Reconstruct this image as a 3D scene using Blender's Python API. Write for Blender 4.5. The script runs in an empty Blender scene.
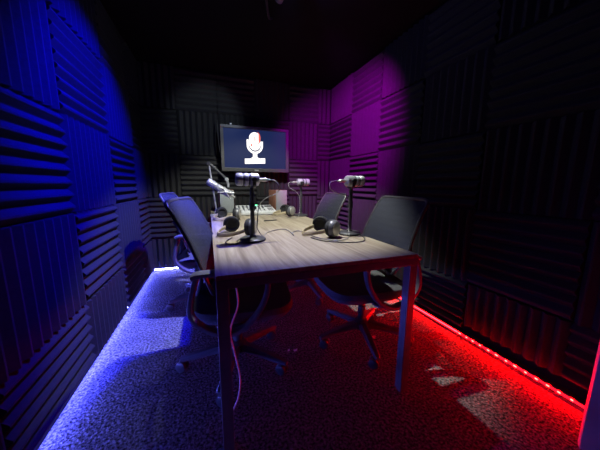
import bpy, bmesh, math, random
from mathutils import Vector, Matrix
random.seed(7)
S = bpy.context.scene
COL = S.collection
PI = math.pi

# ------------------------------------------------------------------ materials
def mat(name, col, rough=0.6, metal=0.0, emit=None, estr=0.0, spec=0.5):
    m = bpy.data.materials.new(name); m.use_nodes = True
    b = m.node_tree.nodes['Principled BSDF']
    b.inputs['Base Color'].default_value = (*col, 1)
    b.inputs['Roughness'].default_value = rough
    b.inputs['Metallic'].default_value = metal
    b.inputs['Specular IOR Level'].default_value = spec
    if emit:
        b.inputs['Emission Color'].default_value = (*emit, 1)
        b.inputs['Emission Strength'].default_value = estr
    return m

def noisy(m, scale, amount, bump=0.0, bscale=None, stretch=(1, 1, 1), dist=0.01):
    """colour variation and bump from object-space noise"""
    nt = m.node_tree; b = nt.nodes['Principled BSDF']
    tc = nt.nodes.new('ShaderNodeTexCoord'); mp = nt.nodes.new('ShaderNodeMapping')
    mp.inputs['Scale'].default_value = stretch
    nt.links.new(tc.outputs['Object'], mp.inputs['Vector'])
    n = nt.nodes.new('ShaderNodeTexNoise'); n.inputs['Scale'].default_value = scale; n.inputs['Detail'].default_value = 4
    nt.links.new(mp.outputs[0], n.inputs['Vector'])
    c = b.inputs['Base Color'].default_value[:3]
    r = nt.nodes.new('ShaderNodeValToRGB')
    r.color_ramp.elements[0].position = 0.3; r.color_ramp.elements[1].position = 0.7
    r.color_ramp.elements[0].color = (*[x * (1 - amount) for x in c], 1)
    r.color_ramp.elements[1].color = (*[min(1, x * (1 + amount)) for x in c], 1)
    nt.links.new(n.outputs['Fac'], r.inputs[0]); nt.links.new(r.outputs[0], b.inputs['Base Color'])
    if bump:
        n2 = nt.nodes.new('ShaderNodeTexNoise'); n2.inputs['Scale'].default_value = bscale or scale * 3; n2.inputs['Detail'].default_value = 3
        nt.links.new(mp.outputs[0], n2.inputs['Vector'])
        bp = nt.nodes.new('ShaderNodeBump'); bp.inputs['Strength'].default_value = bump; bp.inputs['Distance'].default_value = dist
        nt.links.new(n2.outputs['Fac'], bp.inputs['Height']); nt.links.new(bp.outputs[0], b.inputs['Normal'])
    return m

M = {}
M['foam'] = noisy(mat('foam', (0.022, 0.022, 0.023), 0.95, spec=0.15), 60, 0.12, 0.15, 300, dist=0.002)
M['wall'] = noisy(mat('wall_paint', (0.012, 0.012, 0.013), 0.9, spec=0.1), 5, 0.1)
M['ceiling'] = noisy(mat('ceiling_paint', (0.004, 0.004, 0.005), 0.9, spec=0.1), 6, 0.15)
M['trim'] = noisy(mat('dark_trim', (0.05, 0.03, 0.03), 0.5), 30, 0.2, stretch=(8, 1, 8))
M['steel'] = noisy(mat('dark_steel', (0.16, 0.15, 0.155), 0.42, 0.2), 20, 0.15)
M['plastic'] = noisy(mat('black_plastic', (0.045, 0.045, 0.05), 0.42), 40, 0.1)
M['greyplastic'] = noisy(mat('grey_plastic', (0.10, 0.10, 0.115), 0.45), 40, 0.1)
M['seatfab'] = noisy(mat('seat_fabric', (0.09, 0.09, 0.095), 0.95, spec=0.1), 250, 0.3, 0.3, 500, dist=0.002)
M['rubber'] = mat('rubber', (0.02, 0.02, 0.022), 0.6)
M['micmetal'] = noisy(mat('mic_metal', (0.40, 0.40, 0.46), 0.33, 0.4), 60, 0.12)
M['micdark'] = noisy(mat('mic_dark', (0.02, 0.02, 0.025), 0.4), 60, 0.1)
M['chrome'] = noisy(mat('chrome', (0.75, 0.75, 0.78), 0.2, 1.0), 30, 0.05)
M['silver'] = noisy(mat('silver_arm', (0.45, 0.45, 0.47), 0.35, 0.5), 40, 0.08)
M['cable'] = mat('black_cable', (0.02, 0.02, 0.022), 0.45)
M['greycable'] = mat('grey_cable', (0.22, 0.21, 0.22), 0.4)
M['whitecable'] = mat('white_cable', (0.75, 0.62, 0.6), 0.5)
M['cupshell'] = noisy(mat('cup_shell', (0.10, 0.10, 0.11), 0.35), 50, 0.15)
M['cuppad'] = noisy(mat('cup_pad', (0.012, 0.012, 0.013), 0.75), 120, 0.2)
M['cupring'] = noisy(mat('cup_ring', (0.55, 0.53, 0.48), 0.35, 0.5), 50, 0.1)
M['band'] = noisy(mat('band_tan', (0.42, 0.35, 0.22), 0.5), 60, 0.15)
M['mixer'] = noisy(mat('mixer_white', (0.55, 0.56, 0.56), 0.45), 40, 0.06)
M['mixdark'] = mat('mixer_dark', (0.05, 0.05, 0.055), 0.5)
M['knobgrey'] = mat('knob_grey', (0.18, 0.19, 0.2), 0.5)
M['speakface'] = noisy(mat('speaker_grille', (0.23, 0.25, 0.25), 0.85), 300, 0.2, 0.2, 500, dist=0.001)
M['speakwood'] = noisy(mat('speaker_wood', (0.22, 0.10, 0.06), 0.5), 12, 0.3, stretch=(10, 10, 1))
M['bezel'] = noisy(mat('tv_bezel', (0.022, 0.022, 0.025), 0.45), 40, 0.1)
M['tvback'] = mat('tv_back', (0.02, 0.02, 0.022), 0.6)
M['paper'] = mat('paper_white', (0.8, 0.8, 0.8), 0.8)
M['pink'] = mat('paper_pink', (0.85, 0.35, 0.4), 0.8)
M['doortint'] = noisy(mat('door_red_tint', (0.62, 0.36, 0.42), 0.55), 8, 0.06)  # white door; reddish light off the carpet is put into its colour
M['screen'] = mat('tv_screen', (0.002, 0.002, 0.004), 0.5, emit=(0.011, 0.021, 0.085), estr=1.0, spec=0.1)
M['logowhite'] = mat('logo_white', (0, 0, 0), 0.5, emit=(1, 0.96, 0.95), estr=1.6)
M['logored'] = mat('logo_red', (0, 0, 0), 0.5, emit=(0.9, 0.17, 0.12), estr=1.0)
M['ledgreen'] = mat('led_green', (0, 0, 0), 0.5, emit=(0.15, 1.0, 0.45), estr=3)
M['chipred'] = mat('chip_red', (0, 0, 0), 0.5, emit=(1.0, 0.0005, 0.0004), estr=1450)
M['tapered'] = mat('tape_red', (0.1, 0.02, 0.02), 0.5, emit=(1.0, 0.008, 0.02), estr=2.5)
M['tapehid'] = mat('tape_red_bright', (0.1, 0.02, 0.02), 0.5, emit=(1.0, 0.001, 0.0015), estr=190)
M['chipblue'] = mat('chip_blue', (0, 0, 0), 0.5, emit=(0.42, 0.38, 1.0), estr=60)
M['tapeblue'] = mat('tape_blue', (0.1, 0.1, 0.1), 0.5, emit=(0.10, 0.11, 1.0), estr=160)
M['lenswhite'] = mat('lens_white', (0.8, 0.8, 0.8), 0.3, emit=(1, 0.95, 0.88), estr=3)
M['lensblue'] = mat('lens_blue', (0.1, 0.1, 0.8), 0.3, emit=(0.02, 0.02, 1), estr=3)
M['lensmag'] = mat('lens_magenta', (0.8, 0.1, 0.8), 0.3, emit=(0.7, 0.02, 1), estr=3)

def carpet():
    m = mat('carpet', (0.2, 0.2, 0.21), 0.95, spec=0.1)
    nt = m.node_tree; b = nt.nodes['Principled BSDF']
    tc = nt.nodes.new('ShaderNodeTexCoord')
    v = nt.nodes.new('ShaderNodeTexVoronoi'); v.inputs['Scale'].default_value = 75
    n = nt.nodes.new('ShaderNodeTexNoise'); n.inputs['Scale'].default_value = 85; n.inputs['Detail'].default_value = 5; n.inputs['Roughness'].default_value = 0.7
    n2 = nt.nodes.new('ShaderNodeTexNoise'); n2.inputs['Scale'].default_value = 9; n2.inputs['Detail'].default_value = 5
    for x in (v, n, n2): nt.links.new(tc.outputs['Object'], x.inputs['Vector'])
    r = nt.nodes.new('ShaderNodeValToRGB')
    r.color_ramp.elements[0].position = 0.41; r.color_ramp.elements[1].position = 0.66
    r.color_ramp.elements[0].color = (0.03, 0.03, 0.032, 1); r.color_ramp.elements[1].color = (0.46, 0.46, 0.47, 1)
    nt.links.new(n.outputs['Fac'], r.inputs[0])
    mx = nt.nodes.new('ShaderNodeMix'); mx.data_type = 'RGBA'; mx.blend_type = 'MULTIPLY'; mx.inputs['Factor'].default_value = 0.6
    r2 = nt.nodes.new('ShaderNodeValToRGB')
    r2.color_ramp.elements[0].position = 0.3; r2.color_ramp.elements[0].color = (0.55, 0.55, 0.55, 1); r2.color_ramp.elements[1].position = 0.7
    nt.links.new(n2.outputs['Fac'], r2.inputs[0])
    nt.links.new(r.outputs[0], mx.inputs[6]); nt.links.new(r2.outputs[0], mx.inputs[7])
    nt.links.new(mx.outputs[2], b.inputs['Base Color'])
    ad = nt.nodes.new('ShaderNodeMath'); ad.operation = 'ADD'
    nt.links.new(v.outputs['Distance'], ad.inputs[0]); nt.links.new(n.outputs['Fac'], ad.inputs[1])
    bp = nt.nodes.new('ShaderNodeBump'); bp.inputs['Strength'].default_value = 0.7; bp.inputs['Distance'].default_value = 0.012
    nt.links.new(ad.outputs[0], bp.inputs['Height']); nt.links.new(bp.outputs[0], b.inputs['Normal'])
    return m
M['carpet'] = carpet()

def wood():
    m = mat('table_wood', (0.3, 0.24, 0.17), 0.5, spec=0.35)
    nt = m.node_tree; b = nt.nodes['Principled BSDF']
    tc = nt.nodes.new('ShaderNodeTexCoord'); mp = nt.nodes.new('ShaderNodeMapping'); mp.inputs['Scale'].default_value = (16, 0.9, 4)
    nt.links.new(tc.outputs['Object'], mp.inputs['Vector'])
    n = nt.nodes.new('ShaderNodeTexNoise'); n.inputs['Scale'].default_value = 2.2; n.inputs['Detail'].default_value = 7; n.inputs['Roughness'].default_value = 0.65; n.inputs['Distortion'].default_value = 0.6
    nt.links.new(mp.outputs[0], n.inputs['Vector'])
    r = nt.nodes.new('ShaderNodeValToRGB')
    e = r.color_ramp.elements
    e[0].position = 0.3; e[0].color = (0.17, 0.13, 0.088, 1)
    e[1].position = 0.72; e[1].color = (0.42, 0.36, 0.27, 1)
    x = e.new(0.5); x.color = (0.29, 0.24, 0.17, 1)
    nt.links.new(n.outputs['Fac'], r.inputs[0]); nt.links.new(r.outputs[0], b.inputs['Base Color'])
    return m
M['wood'] = wood()

def meshfab():
    m = mat('mesh_fabric', (0.034, 0.037, 0.052), 0.8, spec=0.2)
    nt = m.node_tree; b = nt.nodes['Principled BSDF']; out = nt.nodes['Material Output']
    tc = nt.nodes.new('ShaderNodeTexCoord'); w = nt.nodes.new('ShaderNodeTexNoise'); w.inputs['Scale'].default_value = 260
    nt.links.new(tc.outputs['Object'], w.inputs['Vector'])
    r = nt.nodes.new('ShaderNodeMapRange'); r.inputs['From Min'].default_value = 0.3; r.inputs['From Max'].default_value = 0.7
    r.inputs['To Min'].default_value = 0.12; r.inputs['To Max'].default_value = 0.36
    nt.links.new(w.outputs['Fac'], r.inputs['Value'])
    t = nt.nodes.new('ShaderNodeBsdfTransparent'); mx = nt.nodes.new('ShaderNodeMixShader')
    nt.links.new(r.outputs[0], mx.inputs[0]); nt.links.new(b.outputs[0], mx.inputs[1]); nt.links.new(t.outputs[0], mx.inputs[2])
    nt.links.new(mx.outputs[0], out.inputs['Surface'])
    return m
M['meshfab'] = meshfab()

# ------------------------------------------------------------------ mesh helpers
def obj(name, bm, m, parent=None, smooth=True, loc=None):
    me = bpy.data.meshes.new(name)
    bmesh.ops.recalc_face_normals(bm, faces=bm.faces[:])
    bm.to_mesh(me); bm.free()
    me.materials.append(M[m] if isinstance(m, str) else m)
    if smooth:
        for p in me.polygons: p.use_smooth = True
        try: me.set_sharp_from_angle(angle=math.radians(38))
        except Exception: pass
    o = bpy.data.objects.new(name, me); COL.objects.link(o)
    if parent: o.parent = parent
    if loc: o.location = loc
    return o

def tag(o, label, cat, group=None):
    o['label'] = label; o['category'] = cat
    if group: o['group'] = group
    return o

def thing(name, label, cat, loc=(0, 0, 0), rz=0.0, group=None):
    o = bpy.data.objects.new(name, None); COL.objects.link(o)
    o.empty_display_size = 0.05
    o.location = loc; o.rotation_euler = (0, 0, rz)
    return tag(o, label, cat, group)

def copy_tree(o, parent=None):
    c = o.copy(); COL.objects.link(c)
    if parent: c.parent = parent
    for ch in list(o.children): copy_tree(ch, c)
    return c

def box(bm, c, s, bevel=0.0, rot=None):
    r = bmesh.ops.create_cube(bm, size=1.0)
    vs = r['verts']
    bmesh.ops.scale(bm, vec=s, verts=vs)
    if bevel:
        es = list({e for v in vs for e in v.link_edges})
        rr = bmesh.ops.bevel(bm, geom=es, offset=bevel, segments=2, affect='EDGES', profile=0.5)
        vs = list({v for f in rr['faces'] for v in f.verts} | {v for v in vs if v.is_valid})
    if rot is not None: bmesh.ops.rotate(bm, cent=(0, 0, 0), matrix=rot, verts=vs)
    bmesh.ops.translate(bm, vec=c, verts=vs)
    return vs

def tube(bm, pts, r, seg=10, cap=True):
    """round tube along points; r a number or one per point"""
    pts = [Vector(p) for p in pts]; n = len(pts)
    rs = r if isinstance(r, (list, tuple)) else [r] * n
    rings = []; up = None
    for i, p in enumerate(pts):
        t = (pts[min(i + 1, n - 1)] - pts[max(i - 1, 0)]).normalized()
        if up is None:
            up = Vector((0, 0, 1)) if abs(t.z) < 0.9 else Vector((1, 0, 0))
        a = up - t * up.dot(t)
        if a.length < 1e-5: a = t.orthogonal()
        a.normalize(); b = t.cross(a); up = a
        rings.append([bm.verts.new(p + (a * math.cos(2 * PI * k / seg) + b * math.sin(2 * PI * k / seg)) * rs[i]) for k in range(seg)])
    for i in range(n - 1):
        for k in range(seg):
            bm.faces.new((rings[i][k], rings[i][(k + 1) % seg], rings[i + 1][(k + 1) % seg], rings[i + 1][k]))
    if cap:
        bm.faces.new(rings[0][::-1]); bm.faces.new(rings[-1])

def spline(pts, n=8):
    """Catmull-Rom through points"""
    P = [Vector(p) for p in pts]; out = []
    for i in range(len(P) - 1):
        p0 = P[max(i - 1, 0)]; p1 = P[i]; p2 = P[i + 1]; p3 = P[min(i + 2, len(P) - 1)]
        for k in range(n):
            t = k / n
            out.append(0.5 * ((2 * p1) + (p2 - p0) * t + (2 * p0 - 5 * p1 + 4 * p2 - p3) * t * t + (3 * p1 - p0 - 3 * p2 + p3) * t ** 3))
    out.append(P[-1]); return out

def lathe(bm, prof, c=(0, 0, 0), axis='Z', seg=28):
    """profile of (radius, height) turned about an axis through c"""
    rings = []
    for r, h in prof:
        ring = []
        for k in range(seg):
            a = 2 * PI * k / seg; x, y = max(r, 1e-4) * math.cos(a), max(r, 1e-4) * math.sin(a)
            v = {'Z': (x, y, h), 'X': (h, x, y), 'Y': (x, h, y)}[axis]
            ring.append(bm.verts.new((v[0] + c[0], v[1] + c[1], v[2] + c[2])))
        rings.append(ring)
    for i in range(len(rings) - 1):
        for k in range(seg):
            bm.faces.new((rings[i][k], rings[i][(k + 1) % seg], rings[i + 1][(k + 1) % seg], rings[i + 1][k]))
    bm.faces.new(rings[0][::-1]); bm.faces.new(rings[-1])

def strap(bm, pts, wid, th, side=Vector((0, 1, 0))):
    """flat rounded bar swept along pts; wid along side, th across"""
    pts = [Vector(p) for p in pts]; n = len(pts); rings = []
    for i, p in enumerate(pts):
        t = (pts[min(i + 1, n - 1)] - pts[max(i - 1, 0)]).normalized()
        nr = t.cross(side).normalized()
        ring = []
        for k in range(12):
            a = 2 * PI * k / 12
            cx = math.copysign(abs(math.cos(a)) ** 0.5, math.cos(a)) * wid / 2
            cz = math.copysign(abs(math.sin(a)) ** 0.5, math.sin(a)) * th / 2
            ring.append(bm.verts.new(p + side * cx + nr * cz))
        rings.append(ring)
    for i in range(n - 1):
        for k in range(12):
            bm.faces.new((rings[i][k], rings[i][(k + 1) % 12], rings[i + 1][(k + 1) % 12], rings[i + 1][k]))
    bm.faces.new(rings[0][::-1]); bm.faces.new(rings[-1])

def superslab(bm, layers, seg=40, e=4.0):
    """stack of rounded rectangles: (z, half x, half y, cx)"""
    rings = []
    for z, hx, hy, cx in layers:
        ring = []
        for k in range(seg):
            a = 2 * PI * k / seg
            x = math.copysign(abs(math.cos(a)) ** (2 / e), math.cos(a)) * hx
            y = math.copysign(abs(math.sin(a)) ** (2 / e), math.sin(a)) * hy
            ring.append(bm.verts.new((x + cx, y, z)))
        rings.append(ring)
    for i in range(len(rings) - 1):
        for k in range(seg):
            bm.faces.new((rings[i][k], rings[i][(k + 1) % seg], rings[i + 1][(k + 1) % seg], rings[i + 1][k]))
    bm.faces.new(rings[0][::-1]); bm.faces.new(rings[-1])

# ------------------------------------------------------------------ the room
XL, XR, YB, YF, ZC = -0.695, 1.66, 3.33, -0.9, 2.36
def struct(name, c, s, m):
    bm = bmesh.new(); box(bm, c, s)
    o = obj(name, bm, m, smooth=False); o['kind'] = 'structure'; return o
W2 = (XL + XR) / 2; D2 = (YB + YF) / 2
struct('floor', (W2, D2, -0.05), (XR - XL + 0.2, YB - YF + 0.2, 0.1), 'carpet')
struct('ceiling', (W2, D2, ZC + 0.05), (XR - XL + 0.2, YB - YF + 0.2, 0.1), 'ceiling')
struct('wall_left', (XL - 0.05, D2, ZC / 2), (0.1, YB - YF + 0.2, ZC), 'wall')
struct('wall_right', (XR + 0.05, D2, ZC / 2), (0.1, YB - YF + 0.2, ZC), 'wall')
struct('wall_back', (W2, YB + 0.05, ZC / 2), (XR - XL, 0.1, ZC), 'wall')
struct('wall_front', (W2, YF - 0.05, ZC / 2), (XR - XL, 0.1, ZC), 'wall')
# skirting that carries the red strip
struct('baseboard_right', (XR - 0.022, 1.9, 0.0225), (0.044, 2.84, 0.045), 'trim')

# open door leaf at the near right, its latch edge towards the room
dl = bpy.data.objects.new('door_1', None); COL.objects.link(dl); dl['kind'] = 'structure'
dl.location = (1.36, 0.41, 0.0); dl.rotation_euler = (0, 0, math.radians(-62))
bm = bmesh.new(); box(bm, (0.38, 0.02, 1.0), (0.76, 0.04, 1.98), 0.003)
obj('door_leaf', bm, 'doortint', dl)
# handle on the face towards the room
bm = bmesh.new()
lathe(bm, [(0.024, 0.0), (0.024, -0.008), (0.010, -0.010), (0.010, -0.05)], (0.07, 0, 0.955), 'Y', 20)
tube(bm, [(0.07, -0.05, 0.955), (0.13, -0.055, 0.955), (0.18, -0.055, 0.953)], [0.010, 0.009, 0.008], 12)
obj('door_handle', bm, 'chrome', dl)

# ------------------------------------------------------------------ acoustic foam panels
ROWS = [(0.045, 0.405), (0.405, 0.905), (0.905, 1.40), (1.40, 1.895), (1.895, 2.35)]
RNAME = ['bottom row', 'second row up', 'middle row', 'fourth row up', 'top row']
CNAME = ['at the back corner', 'second from back corner', 'third from back corner', 'fourth from back corner', 'fifth from back corner', 'sixth from back corner', 'seventh from back corner']
cache = {}
def panel_mesh(wu, wv, horiz):
    """ridged wedge foam, back at w=0; u across, v up"""
    key = (round(wu, 3), round(wv, 3), horiz)
    if key in cache: return cache[key]
    bm = bmesh.new()
    L, A = (wv, wu) if horiz else (wu, wv)          # ridges repeat along L and run along A
    n = max(1, round(L / 0.0615)); p = L / n
    prof = [(0, 0.0)]
    for i in range(n):
        prof += [(i * p + 0.0015, 0.012), (i * p + p * 0.43, 0.038), (i * p + p * 0.57, 0.038), ((i + 1) * p - 0.0015, 0.012)]
    prof += [(L, 0.0)]
    def P(a, l, w): return (a - A / 2, w, l - L / 2) if horiz else (l - L / 2, w, a - A / 2)
    r0 = [bm.verts.new(P(0.002, l, w)) for l, w in prof]
    r1 = [bm.verts.new(P(A - 0.002, l, w)) for l, w in prof]
    for i in range(len(prof) - 1): bm.faces.new((r0[i], r0[i + 1], r1[i + 1], r1[i]))
    bm.faces.new((r0[-1], r0[0], r1[0], r1[-1])); bm.faces.new(r0); bm.faces.new(r1[::-1])
    bmesh.ops.recalc_face_normals(bm, faces=bm.faces[:])
    me = bpy.data.meshes.new('foam_panel'); bm.to_mesh(me); bm.free(); me.materials.append(M['foam'])
    cache[key] = me; return me

def foam(wall, col, row, a0, a1, horiz, z0=None):
    zb, zt = ROWS[row]
    if z0 is not None: zb = z0
    me = panel_mesh(a1 - a0 - 0.002, zt - zb - 0.002, horiz)
    o = bpy.data.objects.new('foam_panel', me); COL.objects.link(o)
    m, zc = (a0 + a1) / 2, (zb + zt) / 2
    # profile depth is local +y: turn it into the room
    if wall == 'left': o.location = (XL + 0.001, m, zc); o.rotation_euler = (0, 0, -PI / 2)
    if wall == 'right': o.location = (XR - 0.001, m, zc); o.rotation_euler = (0, 0, PI / 2)
    if wall == 'back': o.location = (m, YB - 0.001, zc); o.rotation_euler = (0, 0, PI)
    d = 'horizontal' if horiz else 'vertical'
    if wall == 'back':
        cn = ['at the left corner', 'second from left corner', 'third from left corner', 'fourth from left corner', 'second from right corner', 'at the right corner'][col]
    else: cn = CNAME[col]
    tag(o, f'black foam panel, {d} ridges, {wall} wall, {RNAME[row]}, {cn}', 'foam panel', f'foam panels on the {wall} wall')

LC = [(2.855, 3.27), (2.235, 2.855), (1.615, 2.235), (0.985, 1.615), (0.365, 0.985)]
for c, (a0, a1) in enumerate(LC):
    for r in range(5): foam('left', c, r, a0, a1, (c + r) % 2 == 1, z0=0.05 if r == 0 else None)
RC = [(2.72, 3.27), (2.18, 2.72), (1.65, 2.18), (1.13, 1.65), (0.60, 1.13), (0.10, 0.60)]
for c, (a0, a1) in enumerate(RC):
    for r in range(5):
        foam('right', c, r, a0, a1, (c + r) % 2 == 1, z0=(0.06 if c < 4 else 0.10) if r == 0 else None)
BC = [(XL + 0.002, -0.31), (-0.31, 0.14), (0.14, 0.59), (0.59, 1.04), (1.04, 1.46), (1.46, XR - 0.002)]
for c, (a0, a1) in enumerate(BC):
    for r in range(5):
        h = (c + r) % 2 == (1 if c < 2 else 0)
        foam('back', c, r, a0, a1, h)

# ------------------------------------------------------------------ LED strips
t = thing('led_strip', 'red LED strip glowing along the foot of the right wall', 'light strip', (XR - 0.0445, 0, 0))
bm = bmesh.new(); box(bm, (-0.001, 2.15, 0.033), (0.002, 2.02, 0.012)); obj('tape', bm, 'tapehid', t, False)
bm = bmesh.new(); box(bm, (-0.001, 0.81, 0.033), (0.002, 0.66, 0.012)); obj('tape', bm, 'tapered', t, False)
for k in range(14):
    bm = bmesh.new(); box(bm, (-0.0035, 0.49 + k * 0.0488 + random.uniform(-.004, .004), 0.034), (0.003, random.uniform(.010, .017), 0.008), 0.001); obj('led_chip', bm, 'chipred', t, False)
t = thing('led_strip', 'blue LED strip hidden under the foam along the left wall', 'light strip', (XL, 0, 0))
bm = bmesh.new(); box(bm, (0.004, 1.95, 0.036), (0.004, 2.74, 0.014)); obj('tape', bm, 'tapeblue', t, False)
t = thing('led_strip', 'short bluish white LED strip glowing at the foot of the back wall', 'light strip', (0, YB, 0))
bm = bmesh.new(); box(bm, (-0.31, -0.003, 0.022), (0.72, 0.004, 0.014)); obj('tape', bm, 'tapeblue', t, False)
for k in range(14):
    bm = bmesh.new(); box(bm, (-0.645 + k * 0.05, -0.0065, 0.022), (0.016, 0.003, 0.011), 0.001); obj('led_chip', bm, 'chipblue', t, False)

# ------------------------------------------------------------------ conference table
TX0, TX1, TY0, TY1, TZ = 0.006, 0.915, 0.874, 3.19, 0.74
t = thing('conference_table', 'long wooden conference table on a dark square steel frame', 'table', (TX0, TY0, 0))
TW, TL = TX1 - TX0, TY1 - TY0
bm = bmesh.new(); box(bm, (TW / 2, TL / 2, TZ - 0.009), (TW, TL, 0.018), 0.0015); obj('tabletop', bm, 'wood', t, False)
bm = bmesh.new()
fz = TZ - 0.018 - 0.0175
for y in (0.02, TL - 0.02): box(bm, (TW / 2, y, fz), (TW, 0.04, 0.034), 0.002)
for x in (0.02, TW - 0.02): box(bm, (x, TL / 2, fz), (0.04, TL - 0.08, 0.034), 0.002)
box(bm, (TW / 2, TL / 2, fz), (TW - 0.08, 0.04, 0.03), 0.002)
obj('apron_frame', bm, 'steel', t, False)
for x in (0.0215, TW - 0.0215):
    for y in (0.0215, TL - 0.0215):
        bm = bmesh.new(); box(bm, (x, y, (fz - 0.017 + 0.008) / 2 + 0.0), (0.043, 0.043, fz - 0.017 - 0.008), 0.002); lg = obj('leg', bm, 'steel', t, False)
        bm = bmesh.new(); lathe(bm, [(0.016, 0.0), (0.018, 0.003), (0.012, 0.009)], (x, y, 0), 'Z', 16); obj('leveling_foot', bm, 'rubber', lg)

# ------------------------------------------------------------------ office chairs
def backrest_pt(u, v):
    """u -1..1 across, v 0..1 up: mesh back of the chair, facing +x"""
    z = 0.50 + 0.475 * v
    x = -0.13 - 0.03 * v - 0.13 * v * v
    if v < 0.42: w = 0.155 + (0.25 - 0.155) * math.sin(v / 0.42 * PI / 2)
    else: w = 0.25 - 0.022 * (v - 0.42) / 0.58
    if v > 0.93: w -= 0.035 * (1 - math.sqrt(max(0, 1 - ((v - 0.93) / 0.07) ** 2)))
    if v < 0.05: w -= 0.03 * (1 - math.sqrt(max(0, 1 - ((0.05 - v) / 0.05) ** 2)))
    return Vector((x + 0.035 * u * u * (0.6 + 0.4 * (1 - v)), u * w, z))
VS = [0, .008, .022, .05, .1, .16, .22, .28, .34, .40, .46, .53, .6, .67, .74, .81, .87, .93, .955, .975, .99, 1.0]
def make_chair():
    t = thing('office_chair', '', 'chair', group='mesh back office chairs around the table')
    bm = bmesh.new()                                        # seat
    superslab(bm, [(0.372, 0.20, 0.20, 0.05), (0.383, 0.245, 0.24, 0.05), (0.415, 0.265, 0.258, 0.05), (0.445, 0.26, 0.254, 0.045), (0.458, 0.225, 0.228, 0.03), (0.463, 0.16, 0.17, 0.03)])
    obj('seat', bm, 'seatfab', t)
    bm = bmesh.new()                                        # mesh back
    N = 16
    f = [[bm.verts.new(backrest_pt(-1 + 2 * i / N, v)) for i in range(N + 1)] for v in VS]
    b = [[bm.verts.new(backrest_pt(-1 + 2 * i / N, v) + Vector((-0.006, 0, 0))) for i in range(N + 1)] for v in VS]
    R = len(VS)
    for j in range(R - 1):
        for i in range(N):
            bm.faces.new((f[j][i], f[j][i + 1], f[j + 1][i + 1], f[j + 1][i]))
            bm.faces.new((b[j][i + 1], b[j][i], b[j + 1][i], b[j + 1][i + 1]))
    for j in range(R - 1):
        bm.faces.new((f[j][0], f[j + 1][0], b[j + 1][0], b[j][0])); bm.faces.new((f[j + 1][N], f[j][N], b[j][N], b[j + 1][N]))
    for i in range(N):
        bm.faces.new((f[0][i + 1], f[0][i], b[0][i], b[0][i + 1])); bm.faces.new((f[-1][i], f[-1][i + 1], b[-1][i + 1], b[-1][i]))
    br = obj('backrest', bm, 'meshfab', t)
    bm = bmesh.new()                                        # rim of the back
    loop = [backrest_pt(-1, v) for v in VS] + [backrest_pt(-1 + 2 * i / N, 1) for i in range(1, N)] + [backrest_pt(1, v) for v in reversed(VS)] + [backrest_pt(1 - 2 * i / N, 0) for i in range(1, N)]
    loop = [p + Vector((-0.006, 0, 0)) for p in loop]
    tube(bm, loop + loop[:2], 0.010, 8)
    obj('back_rim', bm, 'plastic', br)
    bm = bmesh.new()                                        # spine behind the back
    strap(bm, spline([(-0.02, 0, 0.370), (-0.14, 0, 0.372), (-0.205, 0, 0.42), (-0.185, 0, 0.54), (-0.20, 0, 0.66), (-0.235, 0, 0.74)]), 0.07, 0.022)
    for s in (-1, 1):
        tube(bm, spline([(-0.19, 0, 0.60), (-0.185, s * 0.10, 0.62), (-0.155, s * 0.19, 0.64), (-0.14, s * 0.243, 0.645)]), [0.014] * 8 + [0.012] * 8 + [0.009] * 9, 8)
    obj('back_support', bm, 'plastic', t)
    for s in (-1, 1):                                       # loop arms
        y = s * 0.295
        bm = bmesh.new()
        path = spline([(0.13, y, 0.655), (0.165, y, 0.60), (0.14, y, 0.50), (0.07, y, 0.405), (-0.02, y, 0.368), (-0.09, y, 0.388), (-0.15, y, 0.430), (-0.18, y, 0.485), (-0.17, y, 0.57), (-0.145, y, 0.652)], 6)
        strap(bm, path, 0.045, 0.024)
        strap(bm, [(0.03, s * 0.16, 0.372), (0.03, s * 0.24, 0.368), (0.03, s * 0.29, 0.376)], 0.08, 0.016, Vector((1, 0, 0)))
        a = obj('armrest', bm, 'greyplastic', t)
        bm = bmesh.new(); strap(bm, spline([(-0.165, y, 0.655), (-0.13, y, 0.664), (0.0, y, 0.668), (0.13, y, 0.664), (0.18, y, 0.652)], 5), 0.062, 0.024)
        obj('arm_pad', bm, 'greyplastic', a)
    bm = bmesh.new(); box(bm, (0.0, 0, 0.362), (0.26, 0.17, 0.046), 0.012); obj('tilt_mechanism', bm, 'plastic', t)
    bm = bmesh.new(); lathe(bm, [(0.026, 0.10), (0.026, 0.24), (0.0165, 0.245), (0.0165, 0.345)], (0, 0, 0), 'Z', 20); obj('gas_column', bm, 'plastic', t)
    bm = bmesh.new(); lathe(bm, [(0.04, 0.075), (0.052, 0.085), (0.052, 0.13), (0.036, 0.145)], (0, 0, 0), 'Z', 24); hub = obj('base_hub', bm, 'plastic', t)
    for k in range(5):
        a = math.radians(BASE0 + 72 * k); d = Vector((math.cos(a), math.sin(a), 0)); sd = Vector((-d.y, d.x, 0))
        bm = bmesh.new()
        R0 = []
        for rr, zt, hw, hh in ((0.03, 0.134, 0.029, 0.046), (0.12, 0.124, 0.026, 0.040), (0.23, 0.103, 0.022, 0.032), (0.305, 0.087, 0.019, 0.023), (0.32, 0.082, 0.013, 0.017)):
            c = d * rr
            R0.append([bm.verts.new(c + sd * (hw * .6) + Vector((0, 0, zt))), bm.verts.new(c + sd * hw + Vector((0, 0, zt - hh * .4))), bm.verts.new(c + sd * hw * .8 + Vector((0, 0, zt - hh))),
                       bm.verts.new(c - sd * hw * .8 + Vector((0, 0, zt - hh))), bm.verts.new(c - sd * hw + Vector((0, 0, zt - hh * .4))), bm.verts.new(c - sd * (hw * .6) + Vector((0, 0, zt)))])
        for i in range(4):
            for j in range(6): bm.faces.new((R0[i][j], R0[i][(j + 1) % 6], R0[i + 1][(j + 1) % 6], R0[i + 1][j]))
        bm.faces.new(R0[0][::-1]); bm.faces.new(R0[-1])
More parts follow.
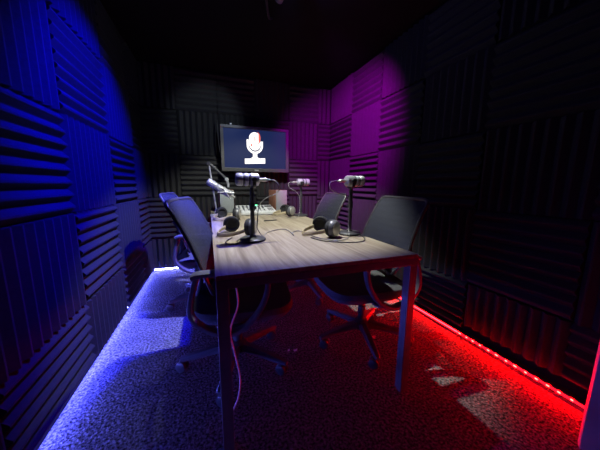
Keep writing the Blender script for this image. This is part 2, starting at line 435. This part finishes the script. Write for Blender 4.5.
        obj('base_leg', bm, 'greyplastic', t)
        c = d * 0.30; sw = a + 0.9 + 1.7 * k
        ax = Vector((math.cos(sw), math.sin(sw), 0)); tr = Vector((-ax.y, ax.x, 0))
        bm = bmesh.new()
        tube(bm, [c + Vector((0, 0, 0.068)), c + Vector((0, 0, 0.045))], 0.007, 8)
        cc = c + tr * 0.014 + Vector((0, 0, 0.0305))
        for s in (-1, 1):
            tube(bm, [cc + ax * (s * 0.005), cc + ax * (s * 0.008), cc + ax * (s * 0.021), cc + ax * (s * 0.025)], [0.027, 0.0305, 0.0305, 0.023], 18)
        tube(bm, [cc - ax * 0.006, cc + ax * 0.006], 0.015, 12)
        obj('caster', bm, 'plastic', t)
    return t
BASE0 = 32
ch = make_chair()
chairs = [((0.12, 1.40, 0), -9, 'black mesh office chair on the left, nearest the camera, facing the table'),
          ((-0.06, 2.32, 0), -6, 'black mesh office chair on the left, farther back, half hidden behind another'),
          ((0.955, 1.36, 0), 177, 'black mesh office chair on the right, nearest, its seat under the table corner'),
          ((0.89, 2.19, 0), 178, 'black mesh office chair on the right, farther back by the purple wall')]
for i, (loc, rz, lab) in enumerate(chairs):
    o = ch if i == 0 else copy_tree(ch)
    o.location = loc; o.rotation_euler = (0, 0, math.radians(rz)); o['label'] = lab
    for c in o.children:                                    # the star base swivels freely under the seat
        if c.name.split('.')[0] in ('base_leg', 'caster', 'base_hub'): c.rotation_euler = (0, 0, math.radians((9, 30, -27, -12)[i]))

# ------------------------------------------------------------------ microphones on desk stands
def make_stand():
    t = thing('desk_microphone_stand', '', 'microphone stand', group='desk microphone stands')
    bm = bmesh.new(); lathe(bm, [(0.070, 0.0), (0.074, 0.003), (0.074, 0.010), (0.066, 0.016), (0.020, 0.020), (0.018, 0.030), (0.012, 0.033)], seg=36); obj('base', bm, 'plastic', t)
    bm = bmesh.new(); lathe(bm, [(0.012, 0.028), (0.012, 0.17), (0.016, 0.172), (0.016, 0.215), (0.0115, 0.217), (0.0115, 0.298)], seg=16); obj('pole', bm, 'plastic', t)
    bm = bmesh.new(); tube(bm, [(0, 0, 0.19), (0, -0.018, 0.19), (0, -0.02, 0.19), (0, -0.03, 0.19)], [0.006, 0.006, 0.011, 0.010], 10); obj('clutch_knob', bm, 'plastic', t)
    return t
def make_mic():
    """dynamic broadcast microphone, front towards -x, yoke on the tail half; origin on top of the pole"""
    t = thing('microphone', '', 'microphone', group='broadcast microphones on the desk stands')
    z = 0.045
    bm = bmesh.new()
    lathe(bm, [(0.022, 0.042), (0.033, 0.037), (0.0355, 0.028), (0.0355, -0.006), (0.032, -0.010), (0.032, -0.020), (0.0355, -0.024), (0.0355, -0.036), (0.032, -0.040), (0.032, -0.050), (0.0355, -0.054), (0.0355, -0.064)], (0, 0, z), 'X', 28)
    obj('body', bm, 'micmetal', t)
    for x in (-0.015, -0.045):
        bm = bmesh.new(); lathe(bm, [(0.0323, x - 0.0045), (0.0335, x - 0.0035), (0.0335, x + 0.0035), (0.0323, x + 0.0045)], (0, 0, z), 'X', 28); obj('dark_band', bm, 'micdark', t)
    bm = bmesh.new(); lathe(bm, [(0.0355, -0.0645), (0.035, -0.076), (0.030, -0.085), (0.015, -0.089), (0.0, -0.090)], (0, 0, z), 'X', 28); obj('grille', bm, 'micmetal', t)
    bm = bmesh.new()
    strap(bm, spline([(0.008, -0.043, z), (0.008, -0.043, z - 0.03), (0.008, -0.022, z - 0.043), (0.008, 0.022, z - 0.043), (0.008, 0.043, z - 0.03), (0.008, 0.043, z)], 4), 0.020, 0.005, Vector((1, 0, 0)))
    for s in (-1, 1): lathe(bm, [(0.013, s * 0.0365), (0.013, s * 0.051), (0.010, s * 0.053)], (0.008, 0, z), 'Y', 14)
    lathe(bm, [(0.014, -0.002), (0.014, z - 0.043)], (0.004, 0, 0), 'Z', 14)
    obj('yoke', bm, 'micdark', t)
    bm = bmesh.new(); lathe(bm, [(0.010, 0.043), (0.010, 0.085), (0.006, 0.09), (0.005, 0.10)], (0, 0, z), 'X', 16); obj('cable_plug', bm, 'silver', t)
    return t
SP = [((0.225, 1.41), 0, 'front left'), ((0.857, 1.40), 180, 'front right'), ((0.886, 2.41), 180, 'back right')]
stand = make_stand(); mic = make_mic()
SLAB = ['black round-base desk stand on the near left, holding the large nearest microphone',
        'black round-base desk stand by headphones near right chair, holding a microphone',
        'black round-base desk stand at the far right edge, beside the rear headphones']
MLAB = ['grey broadcast microphone on the near left desk stand, pointing left',
        'grey broadcast microphone on near right desk stand, pointing right over near headphones',
        'grey broadcast microphone on the far right desk stand, smallest and in front of purple foam']
for i, ((x, y), rz, _) in enumerate(SP):
    s = stand if i == 0 else copy_tree(stand); s.location = (x, y, TZ + 0.0005); s['label'] = SLAB[i]; s.rotation_euler = (0, 0, math.radians(20 - 90 * i))
    m = mic if i == 0 else copy_tree(mic); m.location = (x, y, TZ + 0.2995); m.rotation_euler = (0, 0, math.radians(rz)); m['label'] = MLAB[i]

def cable(name, pts, r, m, label, cat='cable', n=8):
    bm = bmesh.new(); tube(bm, spline(pts, n), r, 8)
    return tag(obj(name, bm, m), label, cat)
zc = TZ + 0.004
cz = TZ + 0.2995 + 0.045
cable('microphone_cable', [(0.323, 1.41, cz), (0.355, 1.405, cz - 0.004), (0.382, 1.40, cz - 0.035), (0.365, 1.40, cz - 0.075), (0.30, 1.40, cz - 0.105), (0.262, 1.40, cz - 0.15), (0.25, 1.40, cz - 0.25), (0.256, 1.42, TZ + 0.06), (0.30, 1.49, zc), (0.357, 1.605, zc), (0.464, 1.69, zc), (0.505, 1.64, zc), (0.487, 1.45, zc)], 0.0028, 'greycable', 'grey cable looping from the near left microphone down to the table', n=10)
cable('microphone_cable', [(0.759, 1.40, cz), (0.735, 1.40, cz), (0.70, 1.39, cz - 0.015), (0.70, 1.38, cz - 0.05), (0.75, 1.38, cz - 0.075), (0.82, 1.378, cz - 0.10), (0.835, 1.376, cz - 0.2), (0.83, 1.37, TZ + 0.05), (0.80, 1.31, zc + .001), (0.72, 1.24, zc), (0.655, 1.25, zc), (0.60, 1.36, zc), (0.574, 1.575, zc + .001), (0.52, 1.56, zc), (0.485, 1.455, zc + 0.006)], 0.0028, 'greycable', 'grey cable looping from the near right microphone across the table', n=10)
cable('microphone_cable', [(0.787, 2.41, cz), (0.765, 2.41, cz), (0.745, 2.40, cz - 0.02), (0.765, 2.39, cz - 0.06), (0.83, 2.385, cz - 0.10), (0.862, 2.383, cz - 0.16), (0.862, 2.382, TZ + 0.06), (0.83, 2.33, zc), (0.78, 2.25, zc), (0.70, 2.28, zc)], 0.0028, 'greycable', 'grey cable looping from the far right microphone down its stand', n=10)
cable('headphone_cable', [(0.90, 1.62, zc), (0.895, 1.50, zc), (0.893, 1.32, zc), (0.84, 1.20, zc), (0.76, 1.165, zc), (0.66, 1.20, zc), (0.59, 1.27, zc), (0.565, 1.36, zc)], 0.003, 'cable', 'thin black cable curling round the near right stand base')
cable('headphone_cable', [(0.115, 1.50, zc), (0.08, 1.42, zc), (0.075, 1.36, zc), (0.13, 1.33, zc), (0.135, 1.40, zc), (0.17, 1.48, zc)], 0.0028, 'cable', 'thin black cable by the headphones behind the near left stand')

# boom arm at the left edge of the table with its microphone
t = thing('boom_arm', 'silver and black microphone boom arm clamped to the far left table edge', 'boom arm', (0.06, 2.62, TZ))
bm = bmesh.new(); box(bm, (-0.03, 0, 0.012), (0.06, 0.045, 0.022), 0.004); lathe(bm, [(0.016, 0.022), (0.016, 0.05), (0.011, 0.055), (0.011, 0.07)], (-0.005, 0, 0), 'Z', 18); obj('clamp', bm, 'silver', t)
bm = bmesh.new()
for s in (-0.011, 0.011): tube(bm, [(0.0, s, 0.065), (-0.050, s, 0.505)], 0.0075, 10)
obj('lower_arm', bm, 'silver', t)
bm = bmesh.new(); tube(bm, [(-0.052, -0.026, 0.515), (-0.052, 0.026, 0.515)], 0.019, 18); obj('elbow_joint', bm, 'micdark', t)
bm = bmesh.new()
for s in (-0.011, 0.011): tube(bm, [(-0.048, s, 0.522 + s * .6), (0.108, s, 0.372 + s * .6)], 0.0075, 10)
for k in (0.3, 0.62): box(bm, (-0.048 + 0.156 * k, 0, 0.522 - 0.15 * k), (0.016, 0.036, 0.02), 0.003)
obj('upper_arm', bm, 'micdark', t)
bm = bmesh.new(); tube(bm, [(0.11, -0.022, 0.366), (0.11, 0.022, 0.366)], 0.018, 18)
tube(bm, [(0.112, 0, 0.358), (0.122, -0.0, 0.322), (0.124, 0, 0.29)], [0.012, 0.011, 0.010], 12); obj('head_joint', bm, 'silver', t)
t = thing('microphone', 'grey microphone tilted up to the left, hanging from the boom arm', 'microphone', (0.10, 2.60, 1.018))
t.rotation_euler = (0, math.radians(33), 0)
bm = bmesh.new(); lathe(bm, [(0.018, 0.125), (0.032, 0.12), (0.034, 0.11), (0.034, -0.03), (0.031, -0.034), (0.031, -0.04), (0.0345, -0.044), (0.0345, -0.095)], (0, 0, 0), 'X', 26); obj('body', bm, 'micmetal', t)
bm = bmesh.new(); lathe(bm, [(0.035, -0.096), (0.035, -0.118), (0.029, -0.13), (0.012, -0.135)], (0, 0, 0), 'X', 26); obj('grille', bm, 'silver', t)
bm = bmesh.new()
for x in (0.035, 0.085):
    lathe(bm, [(0.0342, x - 0.006), (0.040, x - 0.006), (0.040, x + 0.006), (0.0342, x + 0.006)], (0, 0, 0), 'X', 26)
for s in (-1, 1): tube(bm, [(0.0, s * 0.045, 0.03), (0.06, s * 0.045, 0.0), (0.135, s * 0.045, -0.035)], 0.005, 8); 
for s in (-1, 1): tube(bm, [(0.135, s * 0.045, 0.035), (0.06, s * 0.045, 0.0), (0.0, s * 0.045, -0.045)], 0.005, 8)
obj('shock_mount', bm, 'silver', t)
bm = bmesh.new(); lathe(bm, [(0.010, 0.126), (0.010, 0.165), (0.006, 0.17)], (0, 0, 0), 'X', 16); obj('cable_plug', bm, 'silver', t)

# ------------------------------------------------------------------ headphones
def make_phones():
    """lying on the band: cups upright at y=0, band reaching to -y; origin at table level"""
    t = thing('headphones', '', 'headphones', group='studio headphones lying on the table')
    bm = bmesh.new()
    arc = [(0.080 * math.cos(a), -0.125 * math.sin(a), 0.040 - 0.028 * math.sin(a)) for a in [PI * k / 24 for k in range(25)]]
    strap(bm, arc, 0.020, 0.007, Vector((0, 0.25, 1)).normalized()); obj('headband', bm, 'band', t)
    for s in (-1, 1):
        def cup(prof):
            bm = bmesh.new(); lathe(bm, [(r, x) for r, x in prof], (0, 0, 0), 'X', 28)
            if s < 0: bmesh.ops.rotate(bm, cent=(0, 0, 0), matrix=Matrix.Rotation(PI, 3, 'Z'), verts=bm.verts[:])
            bmesh.ops.rotate(bm, cent=(0, 0, 0), matrix=Matrix.Rotation(s * 0.55, 3, 'Z'), verts=bm.verts[:])   # pads turned a little towards the band
            bmesh.ops.translate(bm, vec=(s * 0.080, 0, 0.0425), verts=bm.verts[:]); return bm
        c = obj('ear_cup', cup([(0.020, 0.020), (0.034, 0.016), (0.040, 0.007), (0.041, -0.004)]), 'cupshell', t)
        obj('cup_ring', cup([(0.022, 0.0205), (0.029, 0.0195), (0.033, 0.0173), (0.027, 0.0165)]), 'cupring', c)
        obj('ear_pad', cup([(0.040, -0.004), (0.0415, -0.016), (0.037, -0.027), (0.027, -0.028), (0.022, -0.021), (0.0, -0.020)]), 'cuppad', c)
        bm = bmesh.new(); strap(bm, [(s * 0.081, -0.04, 0.0425), (s * 0.094, -0.026, 0.0425), (s * 0.104, -0.008, 0.0425)], 0.014, 0.004, Vector((0, 0, 1))); obj('cup_fork', bm, 'cupring', t)
    return t
hp = make_phones()
for i, (x, y, rz, lab) in enumerate([
    (0.71, 1.44, -92, 'black headphones with tan band lying beside the near right microphone stand'),
    (0.185, 1.62, -58, 'black headphones lying just behind the near left microphone stand'),
    (0.165, 2.36, -50, 'black headphones lying under the boom arm at the far left table edge'),
    (0.775, 2.50, -90, 'black headphones lying on the far right of the table by the pinkish speaker')]):
    o = hp if i == 0 else copy_tree(hp)
    o.location = (x, y, TZ + 0.0008); o.rotation_euler = (0, 0, math.radians(rz)); o['label'] = lab; o.scale = (1.3, 1.3, 1.3)

# ------------------------------------------------------------------ mixer
t = thing('audio_mixer', 'white audio mixer with rows of knobs at the far end of the table', 'mixer', (0.475, 2.745, TZ))
bm = bmesh.new()
w, d = 0.205, 0.15
vs = [(-w, -d, 0.004), (w, -d, 0.004), (w, d, 0.004), (-w, d, 0.004), (-w, -d, 0.034), (w, -d, 0.034), (w, d, 0.084), (-w, d, 0.084)]
vv = [bm.verts.new(v) for v in vs]
for q in ((3, 2, 1, 0), (4, 5, 6, 7), (0, 1, 5, 4), (1, 2, 6, 5), (2, 3, 7, 6), (3, 0, 4, 7)): bm.faces.new([vv[i] for i in q])
bmesh.ops.bevel(bm, geom=bm.edges[:], offset=0.004, segments=2, affect='EDGES', profile=0.5)
body = obj('body', bm, 'mixer', t)
bm = bmesh.new()
for x in (-0.16, 0.16):
    for y in (-0.11, 0.11): lathe(bm, [(0.012, 0.0), (0.012, 0.006)], (x, y, 0), 'Z', 12)
obj('rubber_feet', bm, 'rubber', t)
sl = math.atan2(0.05, 0.30); R = Matrix.Rotation(sl, 3, 'X')
def onmix(x, y, h=0.0): return Vector((x, y, 0.059 + y * 0.05 / 0.30 + h))
for k in range(7):
    x = -0.175 + k * 0.043
    for y, m in ((-0.005, 'knobgrey'), (0.035, 'mixdark'), (0.075, 'knobgrey')):
        bm = bmesh.new(); lathe(bm, [(0.010, 0.0), (0.0095, 0.008), (0.007, 0.017), (0.006, 0.018)], (0, 0, 0), 'Z', 14)
        bmesh.ops.rotate(bm, cent=(0, 0, 0), matrix=R, verts=bm.verts[:]); bmesh.ops.translate(bm, vec=onmix(x, y, 0.0003), verts=bm.verts[:]); obj('knob', bm, m, t)
    bm = bmesh.new(); box(bm, onmix(x, -0.08, 0.0007), (0.005, 0.09, 0.001), rot=None)
    bmesh.ops.rotate(bm, cent=onmix(x, -0.08), matrix=R, verts=bm.verts[:]); sl_ = obj('fader_slot', bm, 'mixdark', t, False)
    bm = bmesh.new(); box(bm, onmix(x, -0.10 + 0.012 * ((k * 5) % 7), 0.006), (0.014, 0.022, 0.011), 0.002); obj('fader_cap', bm, 'knobgrey', sl_)
for k in range(4):
    for j in range(3):
        bm = bmesh.new(); box(bm, (0, 0, 0.002), (0.014, 0.014, 0.005), 0.001)
        bmesh.ops.rotate(bm, cent=(0, 0, 0), matrix=R, verts=bm.verts[:]); bmesh.ops.translate(bm, vec=onmix(0.135 + 0.02 * j, -0.10 + 0.03 * k), verts=bm.verts[:]); obj('button', bm, 'mixdark' if (k + j) % 2 else 'knobgrey', t, False)
bm = bmesh.new(); box(bm, (0, 0, 0.003), (0.085, 0.045, 0.006), 0.001); bmesh.ops.rotate(bm, cent=(0, 0, 0), matrix=R, verts=bm.verts[:]); bmesh.ops.translate(bm, vec=onmix(0.155, 0.075), verts=bm.verts[:]); obj('display', bm, 'mixdark', t, False)
bm = bmesh.new(); box(bm, (0, 0, 0.004), (0.036, 0.014, 0.008), 0.002); bmesh.ops.rotate(bm, cent=(0, 0, 0), matrix=R, verts=bm.verts[:]); bmesh.ops.translate(bm, vec=onmix(0.03, 0.12), verts=bm.verts[:]); g = obj('green_light', bm, 'ledgreen', t, False); g['label'] = 'lit green indicator'

# ------------------------------------------------------------------ speakers
def make_speaker(w, d, h):
    t = thing('bookshelf_speaker', '', 'speaker', group='bookshelf speakers under the television')
    bm = bmesh.new(); box(bm, (0, 0, h / 2), (w, d, h), 0.004); obj('cabinet', bm, 'speakwood', t)
    bm = bmesh.new(); box(bm, (0, -d / 2 - 0.006, h / 2), (w - 0.006, 0.013, h - 0.006), 0.004); gr = obj('grille', bm, 'speakface', t); gr['label'] = 'light grey cloth grille'
    bm = bmesh.new(); box(bm, (0, -d / 2 - 0.0132, 0.03), (0.03, 0.002, 0.007)); obj('badge', bm, 'knobgrey', gr, False)
    return t
sp = make_speaker(0.155, 0.17, 0.255)
sp.location = (0.175, 2.975, TZ + 0.0005); sp.rotation_euler = (0, 0, math.radians(4)); sp['label'] = 'left bookshelf speaker, greenish grey front, behind the boom arm microphone'
s2 = copy_tree(sp); s2.location = (0.79, 2.985, TZ + 0.0005); s2.rotation_euler = (0, 0, math.radians(16)); s2['label'] = 'right bookshelf speaker, pinkish front and wooden side, beside the mixer'

bm = bmesh.new(); tube(bm, [(-0.06, 0.0, 0.005), (0.05, 0.0, 0.005), (0.065, 0, 0.005)], [0.0045, 0.0045, 0.0012], 10)
o = tag(obj('pen', bm, 'micdark', loc=(0.50, 2.14, TZ + 0.0006)), 'dark pen lying alone on the table in front of the mixer', 'pen'); o.rotation_euler = (0, 0, 0.1)

# ------------------------------------------------------------------ television on the back wall
TVX0, TVX1, TVZ0, TVZ1, TVY = 0.150, 0.974, 1.213, 1.744, 3.12
tw, th = TVX1 - TVX0, TVZ1 - TVZ0
t = thing('television', 'wall mounted television showing a white microphone emblem on dark blue', 'television', ((TVX0 + TVX1) / 2, TVY, TVZ0))
bm = bmesh.new()
bz = 0.036
box(bm, (0, 0.02, th - bz / 2), (tw, 0.04, bz), 0.004); box(bm, (0, 0.02, bz * .6), (tw, 0.04, bz * 1.2), 0.004)
for s in (-1, 1): box(bm, (s * (tw / 2 - bz / 2), 0.02, th / 2 + 0.003), (bz, 0.04, th - 2 * bz - 0.004), 0.002)
fr = obj('bezel', bm, 'bezel', t, False)
bm = bmesh.new(); box(bm, (0.0, -0.0008, bz * .55), (0.05, 0.0016, 0.009)); b = obj('maker_badge', bm, 'silver', fr, False)
bm = bmesh.new(); box(bm, (0, 0.03, th / 2 + 0.004), (tw - 2 * bz + 0.002, 0.03, th - 2.2 * bz)); scr = obj('screen', bm, 'screen', t, False)
bm = bmesh.new(); box(bm, (0, 0.065, th / 2), (tw - 0.04, 0.045, th - 0.04), 0.01); obj('back_shell', bm, 'tvback', t)
bm = bmesh.new(); box(bm, (0, 0.1285, th / 2), (0.3, 0.083, 0.25), 0.004); obj('wall_bracket', bm, 'tvback', t)
bm = bmesh.new(); lathe(bm, [(0.012, 0.0), (0.014, 0.01), (0.010, 0.022), (0.0, 0.025)], (-0.29, 0.02, th), 'Z', 14); obj('sensor_knob', bm, 'silver', t)
bm = bmesh.new(); lathe(bm, [(0.008, 0.0), (0.009, 0.008), (0.0, 0.014)], (-0.20, 0.02, th), 'Z', 12); obj('sensor_knob', bm, 'micdark', t)
# emblem: flat shapes on the screen, units metres from the thing's base
def flat(name, polys, m, y):
    bm = bmesh.new()
    for p in polys:
        a = [bm.verts.new((x, y, z)) for x, z in p]; c = [bm.verts.new((x, y + 0.0012, z)) for x, z in p]
        bm.faces.new(a); bm.faces.new(c[::-1])
        for i in range(len(p)): bm.faces.new((a[i], c[i], c[(i + 1) % len(p)], a[(i + 1) % len(p)]))
    return obj(name, bm, m, scr, False)
ys = 0.0135
cx, cz0 = -0.013, 0.345                       # capsule centre
def ell(x, z, rx, rz, a0=0, a1=2 * PI, n=32): return [(x + rx * math.cos(a0 + (a1 - a0) * k / n), z + rz * math.sin(a0 + (a1 - a0) * k / n)) for k in range(n + (0 if abs(a1 - a0 - 2 * PI) < 1e-6 else 1))]
cap = ell(cx, cz0 + 0.055, 0.068, 0.068, 0, PI, 20) + ell(cx, cz0 - 0.02, 0.068, 0.068, PI, 2 * PI, 20)
outer = ell(cx, cz0 - 0.03, 0.098, 0.098, PI, 2 * PI, 20); inner = ell(cx, cz0 - 0.03, 0.0735, 0.0735, 2 * PI, PI, 20)
cradle = [(cx - 0.098, cz0 + 0.035)] + outer + [(cx + 0.098, cz0 + 0.02), (cx + 0.0735, cz0 + 0.02)] + inner + [(cx - 0.0735, cz0 + 0.035)]
stem = [(cx - 0.026, cz0 - 0.115), (cx + 0.026, cz0 - 0.115), (cx + 0.026, cz0 - 0.165), (cx + 0.05, cz0 - 0.18), (cx - 0.05, cz0 - 0.18), (cx - 0.026, cz0 - 0.165)]
flat('emblem', [cap, cradle, stem], 'logowhite', ys)
flat('emblem_red', [ell(cx + 0.03, cz0 + 0.055, 0.040, 0.072, -PI / 2, PI / 2, 16) + [(cx + 0.045, cz0 + 0.11), (cx + 0.045, cz0 + 0.0)],
                    [(cx - 0.004, cz0 + 0.02), (cx + 0.008, cz0 + 0.02), (cx + 0.008, cz0 + 0.075), (cx - 0.004, cz0 + 0.075)],
                    [(cx - 0.05, cz0 - 0.045), (cx - 0.034, cz0 - 0.045), (cx - 0.034, cz0 - 0.01), (cx - 0.05, cz0 - 0.01)]], 'logored', ys - 0.0014)
blk = []
for k in range(9):
    x0 = cx - 0.125 + k * 0.0278; zb = cz0 - 0.252 + 0.0015 * k
    blk.append([(x0, zb), (x0 + 0.0262, zb), (x0 + 0.0262, zb + 0.062), (x0, zb + 0.062)])
flat('caption_blocks', blk, 'logowhite', ys)
cable('television_cable', [(0.128, 3.20, 1.80), (0.126, 3.17, 1.74), (0.127, 3.16, 1.62), (0.135, 3.16, 1.48), (0.15, 3.165, 1.40)], 0.006, 'cable', 'thin dark cable hanging along the left edge of the television')

# ------------------------------------------------------------------ cables, scraps
cable('charging_cable', [(0.085, 0.985, 0.683), (0.083, 0.985, 0.66), (0.090, 0.985, 0.57), (0.060, 0.99, 0.477), (0.055, 0.99, 0.43), (0.068, 0.99, 0.36), (0.088, 0.985, 0.233), (0.078, 0.985, 0.138), (0.05, 0.985, 0.075), (0.03, 0.985, 0.03), (0.02, 0.99, 0.004)], 0.0038, 'whitecable', 'thin white cable hanging down behind the near left table leg', n=8)
def scrap(loc, pts, m, lab, name='paper_scrap', cat='paper scrap'):
    bm = bmesh.new(); a = [bm.verts.new((x, y, 0.002 + 0.004 * ((i * 7) % 3))) for i, (x, y) in enumerate(pts)]
    b = [bm.verts.new(v.co + Vector((0, 0, 0.003))) for v in a]
    bm.faces.new(a[::-1]); bm.faces.new(b)
    for i in range(len(a)): bm.faces.new((a[i], a[(i + 1) % len(a)], b[(i + 1) % len(b)], b[i]))
    tag(obj(name, bm, m, loc=loc, smooth=False), lab, cat)
scrap((0.432, 1.385, 0), [(-0.008, -0.006), (0.006, -0.009), (0.010, 0.004), (-0.002, 0.009)], 'paper', 'tiny white paper scrap on the carpet, left of two')
scrap((0.475, 1.372, 0), [(-0.012, -0.007), (0.008, -0.010), (0.014, 0.003), (0.002, 0.011), (-0.010, 0.008)], 'paper', 'slightly larger white paper scrap on the carpet, right of two')
scrap((1.035, 1.325, 0), [(-0.018, 0.0), (0.0, -0.022), (0.022, -0.004), (0.014, 0.014), (0.0, 0.006), (-0.010, 0.014)], 'pink', 'small pink paper scrap on the carpet under the right chair')

# ------------------------------------------------------------------ ceiling light fitting
FX, FY = 0.50, 1.68
t = thing('ceiling_spotlight', 'ceiling fitting with coloured spot heads above the table', 'light', (FX, FY, ZC))
bm = bmesh.new(); lathe(bm, [(0.07, 0.0), (0.07, -0.02), (0.05, -0.03)], (0, 0, 0), 'Z', 28); obj('ceiling_plate', bm, 'plastic', t)
heads = [((0.0, 0.0, -0.085), Vector((0.0, 0.50, -1.5)), 'lenswhite'), ((-0.10, 0.03, -0.07), Vector((-1.1, 0.30, -1.15)), 'lensblue'), ((0.10, 0.03, -0.07), Vector((1.0, 1.0, -0.78)), 'lensmag'), ((0.0, 0.11, -0.07), Vector((-0.48, 1.55, -0.47)), 'lenswhite'), ((-0.05, -0.10, -0.07), Vector((-0.42, -0.48, -1.5)), 'lensblue')]  # last two heads are added fill: back wall, then near left of table
for c, d, lm in heads:
    q = d.to_track_quat('-Z', 'Y').to_matrix()
    bm = bmesh.new(); lathe(bm, [(0.018, 0.045), (0.030, 0.04), (0.033, -0.03), (0.031, -0.03), (0.028, -0.02)], seg=22)
    bmesh.ops.rotate(bm, cent=(0, 0, 0), matrix=q, verts=bm.verts[:]); bmesh.ops.translate(bm, vec=c, verts=bm.verts[:])
    tube(bm, [Vector(c), Vector((c[0] * .5, c[1] * .5, -0.025))], 0.008, 8)
    h = obj('spot_head', bm, 'plastic', t)
    bm = bmesh.new(); lathe(bm, [(0.027, -0.0225), (0.020, -0.026), (0.0, -0.027)], seg=22)
    bmesh.ops.rotate(bm, cent=(0, 0, 0), matrix=q, verts=bm.verts[:]); bmesh.ops.translate(bm, vec=c, verts=bm.verts[:])
    obj('lens', bm, lm, h)
cable('ceiling_cable', [(0.42, 1.86, ZC - 0.006), (0.44, 1.93, ZC - 0.03), (0.47, 2.02, ZC - 0.045), (0.50, 2.10, ZC - 0.035), (0.53, 2.14, ZC - 0.006)], 0.008, 'cable', 'black cable curving across the ceiling beside the spotlight fitting')

def spot(name, head, col, watts, half, blend, size=0.02, sx=1.0):      # sx < 1: beam squeezed by lamp scale, added to spare the side walls
    c, d, _ = head
    l = bpy.data.lights.new(name, 'SPOT'); l.color = col; l.energy = watts; l.spot_size = math.radians(2 * half); l.spot_blend = blend; l.shadow_soft_size = size
    o = bpy.data.objects.new(name, l); COL.objects.link(o)
    o.location = Vector((FX, FY, ZC)) + Vector(c) + d.normalized() * 0.045
    o.rotation_euler = d.to_track_quat('-Z', 'Y').to_euler(); o.scale = (sx, 1, 1)
spot('white_spot', heads[0], (0.97, 1.0, 0.9), 172, 49.8, 0.3, 0.02, 0.80)
spot('blue_spot', heads[1], (0.0, 0.0, 1.0), 1050, 37, 0.7, 0.03)
spot('magenta_spot', heads[2], (0.8, 0.0, 1.0), 440, 38, 0.8, 0.03)
spot('wall_fill_spot', heads[3], (0.75, 0.88, 1.0), 42, 17, 0.7, 0.02)  # added head, brightens the back wall left of the television
spot('blue_fill_spot', heads[4], (0.06, 0.04, 1.0), 75, 36, 1.0, 0.02)  # added head, puts blue on the table's left and nearest left chair
l = bpy.data.lights.new('blue_fill_point', 'POINT'); l.color = (0.25, 0.2, 1.0); l.energy = 6; l.shadow_soft_size = 0.03  # added weak blue fill below the fitting, no bulb of its own
o = bpy.data.objects.new('blue_fill_point', l); COL.objects.link(o); o.location = (FX + 0.02, FY - 0.1, ZC - 0.12)

# ------------------------------------------------------------------ world, camera, view
w = bpy.data.worlds.new('World'); S.world = w; w.use_nodes = True
w.node_tree.nodes['Background'].inputs[0].default_value = (0, 0, 0, 1); w.node_tree.nodes['Background'].inputs[1].default_value = 0
cam = bpy.data.cameras.new('Camera'); co = bpy.data.objects.new('Camera', cam); COL.objects.link(co)
cam.sensor_width = 36; cam.lens = 248.088 / 600 * 36; cam.clip_start = 0.02
rt = Vector((0.94005459, -0.34093139, 0.00794694)); dn = Vector((-0.04677889, -0.1519969, -0.98727335)); fw = Vector((0.33780038, 0.9277191, -0.15883378))
m = Matrix((rt, -dn, -fw)).transposed().to_4x4(); m.translation = (0, 0, 1.0565)
co.matrix_world = m
S.camera = co
S.view_settings.view_transform = 'Standard'; S.view_settings.look = 'None'; S.view_settings.gamma = 1; S.view_settings.exposure = 0
S.view_settings.use_curve_mapping = False
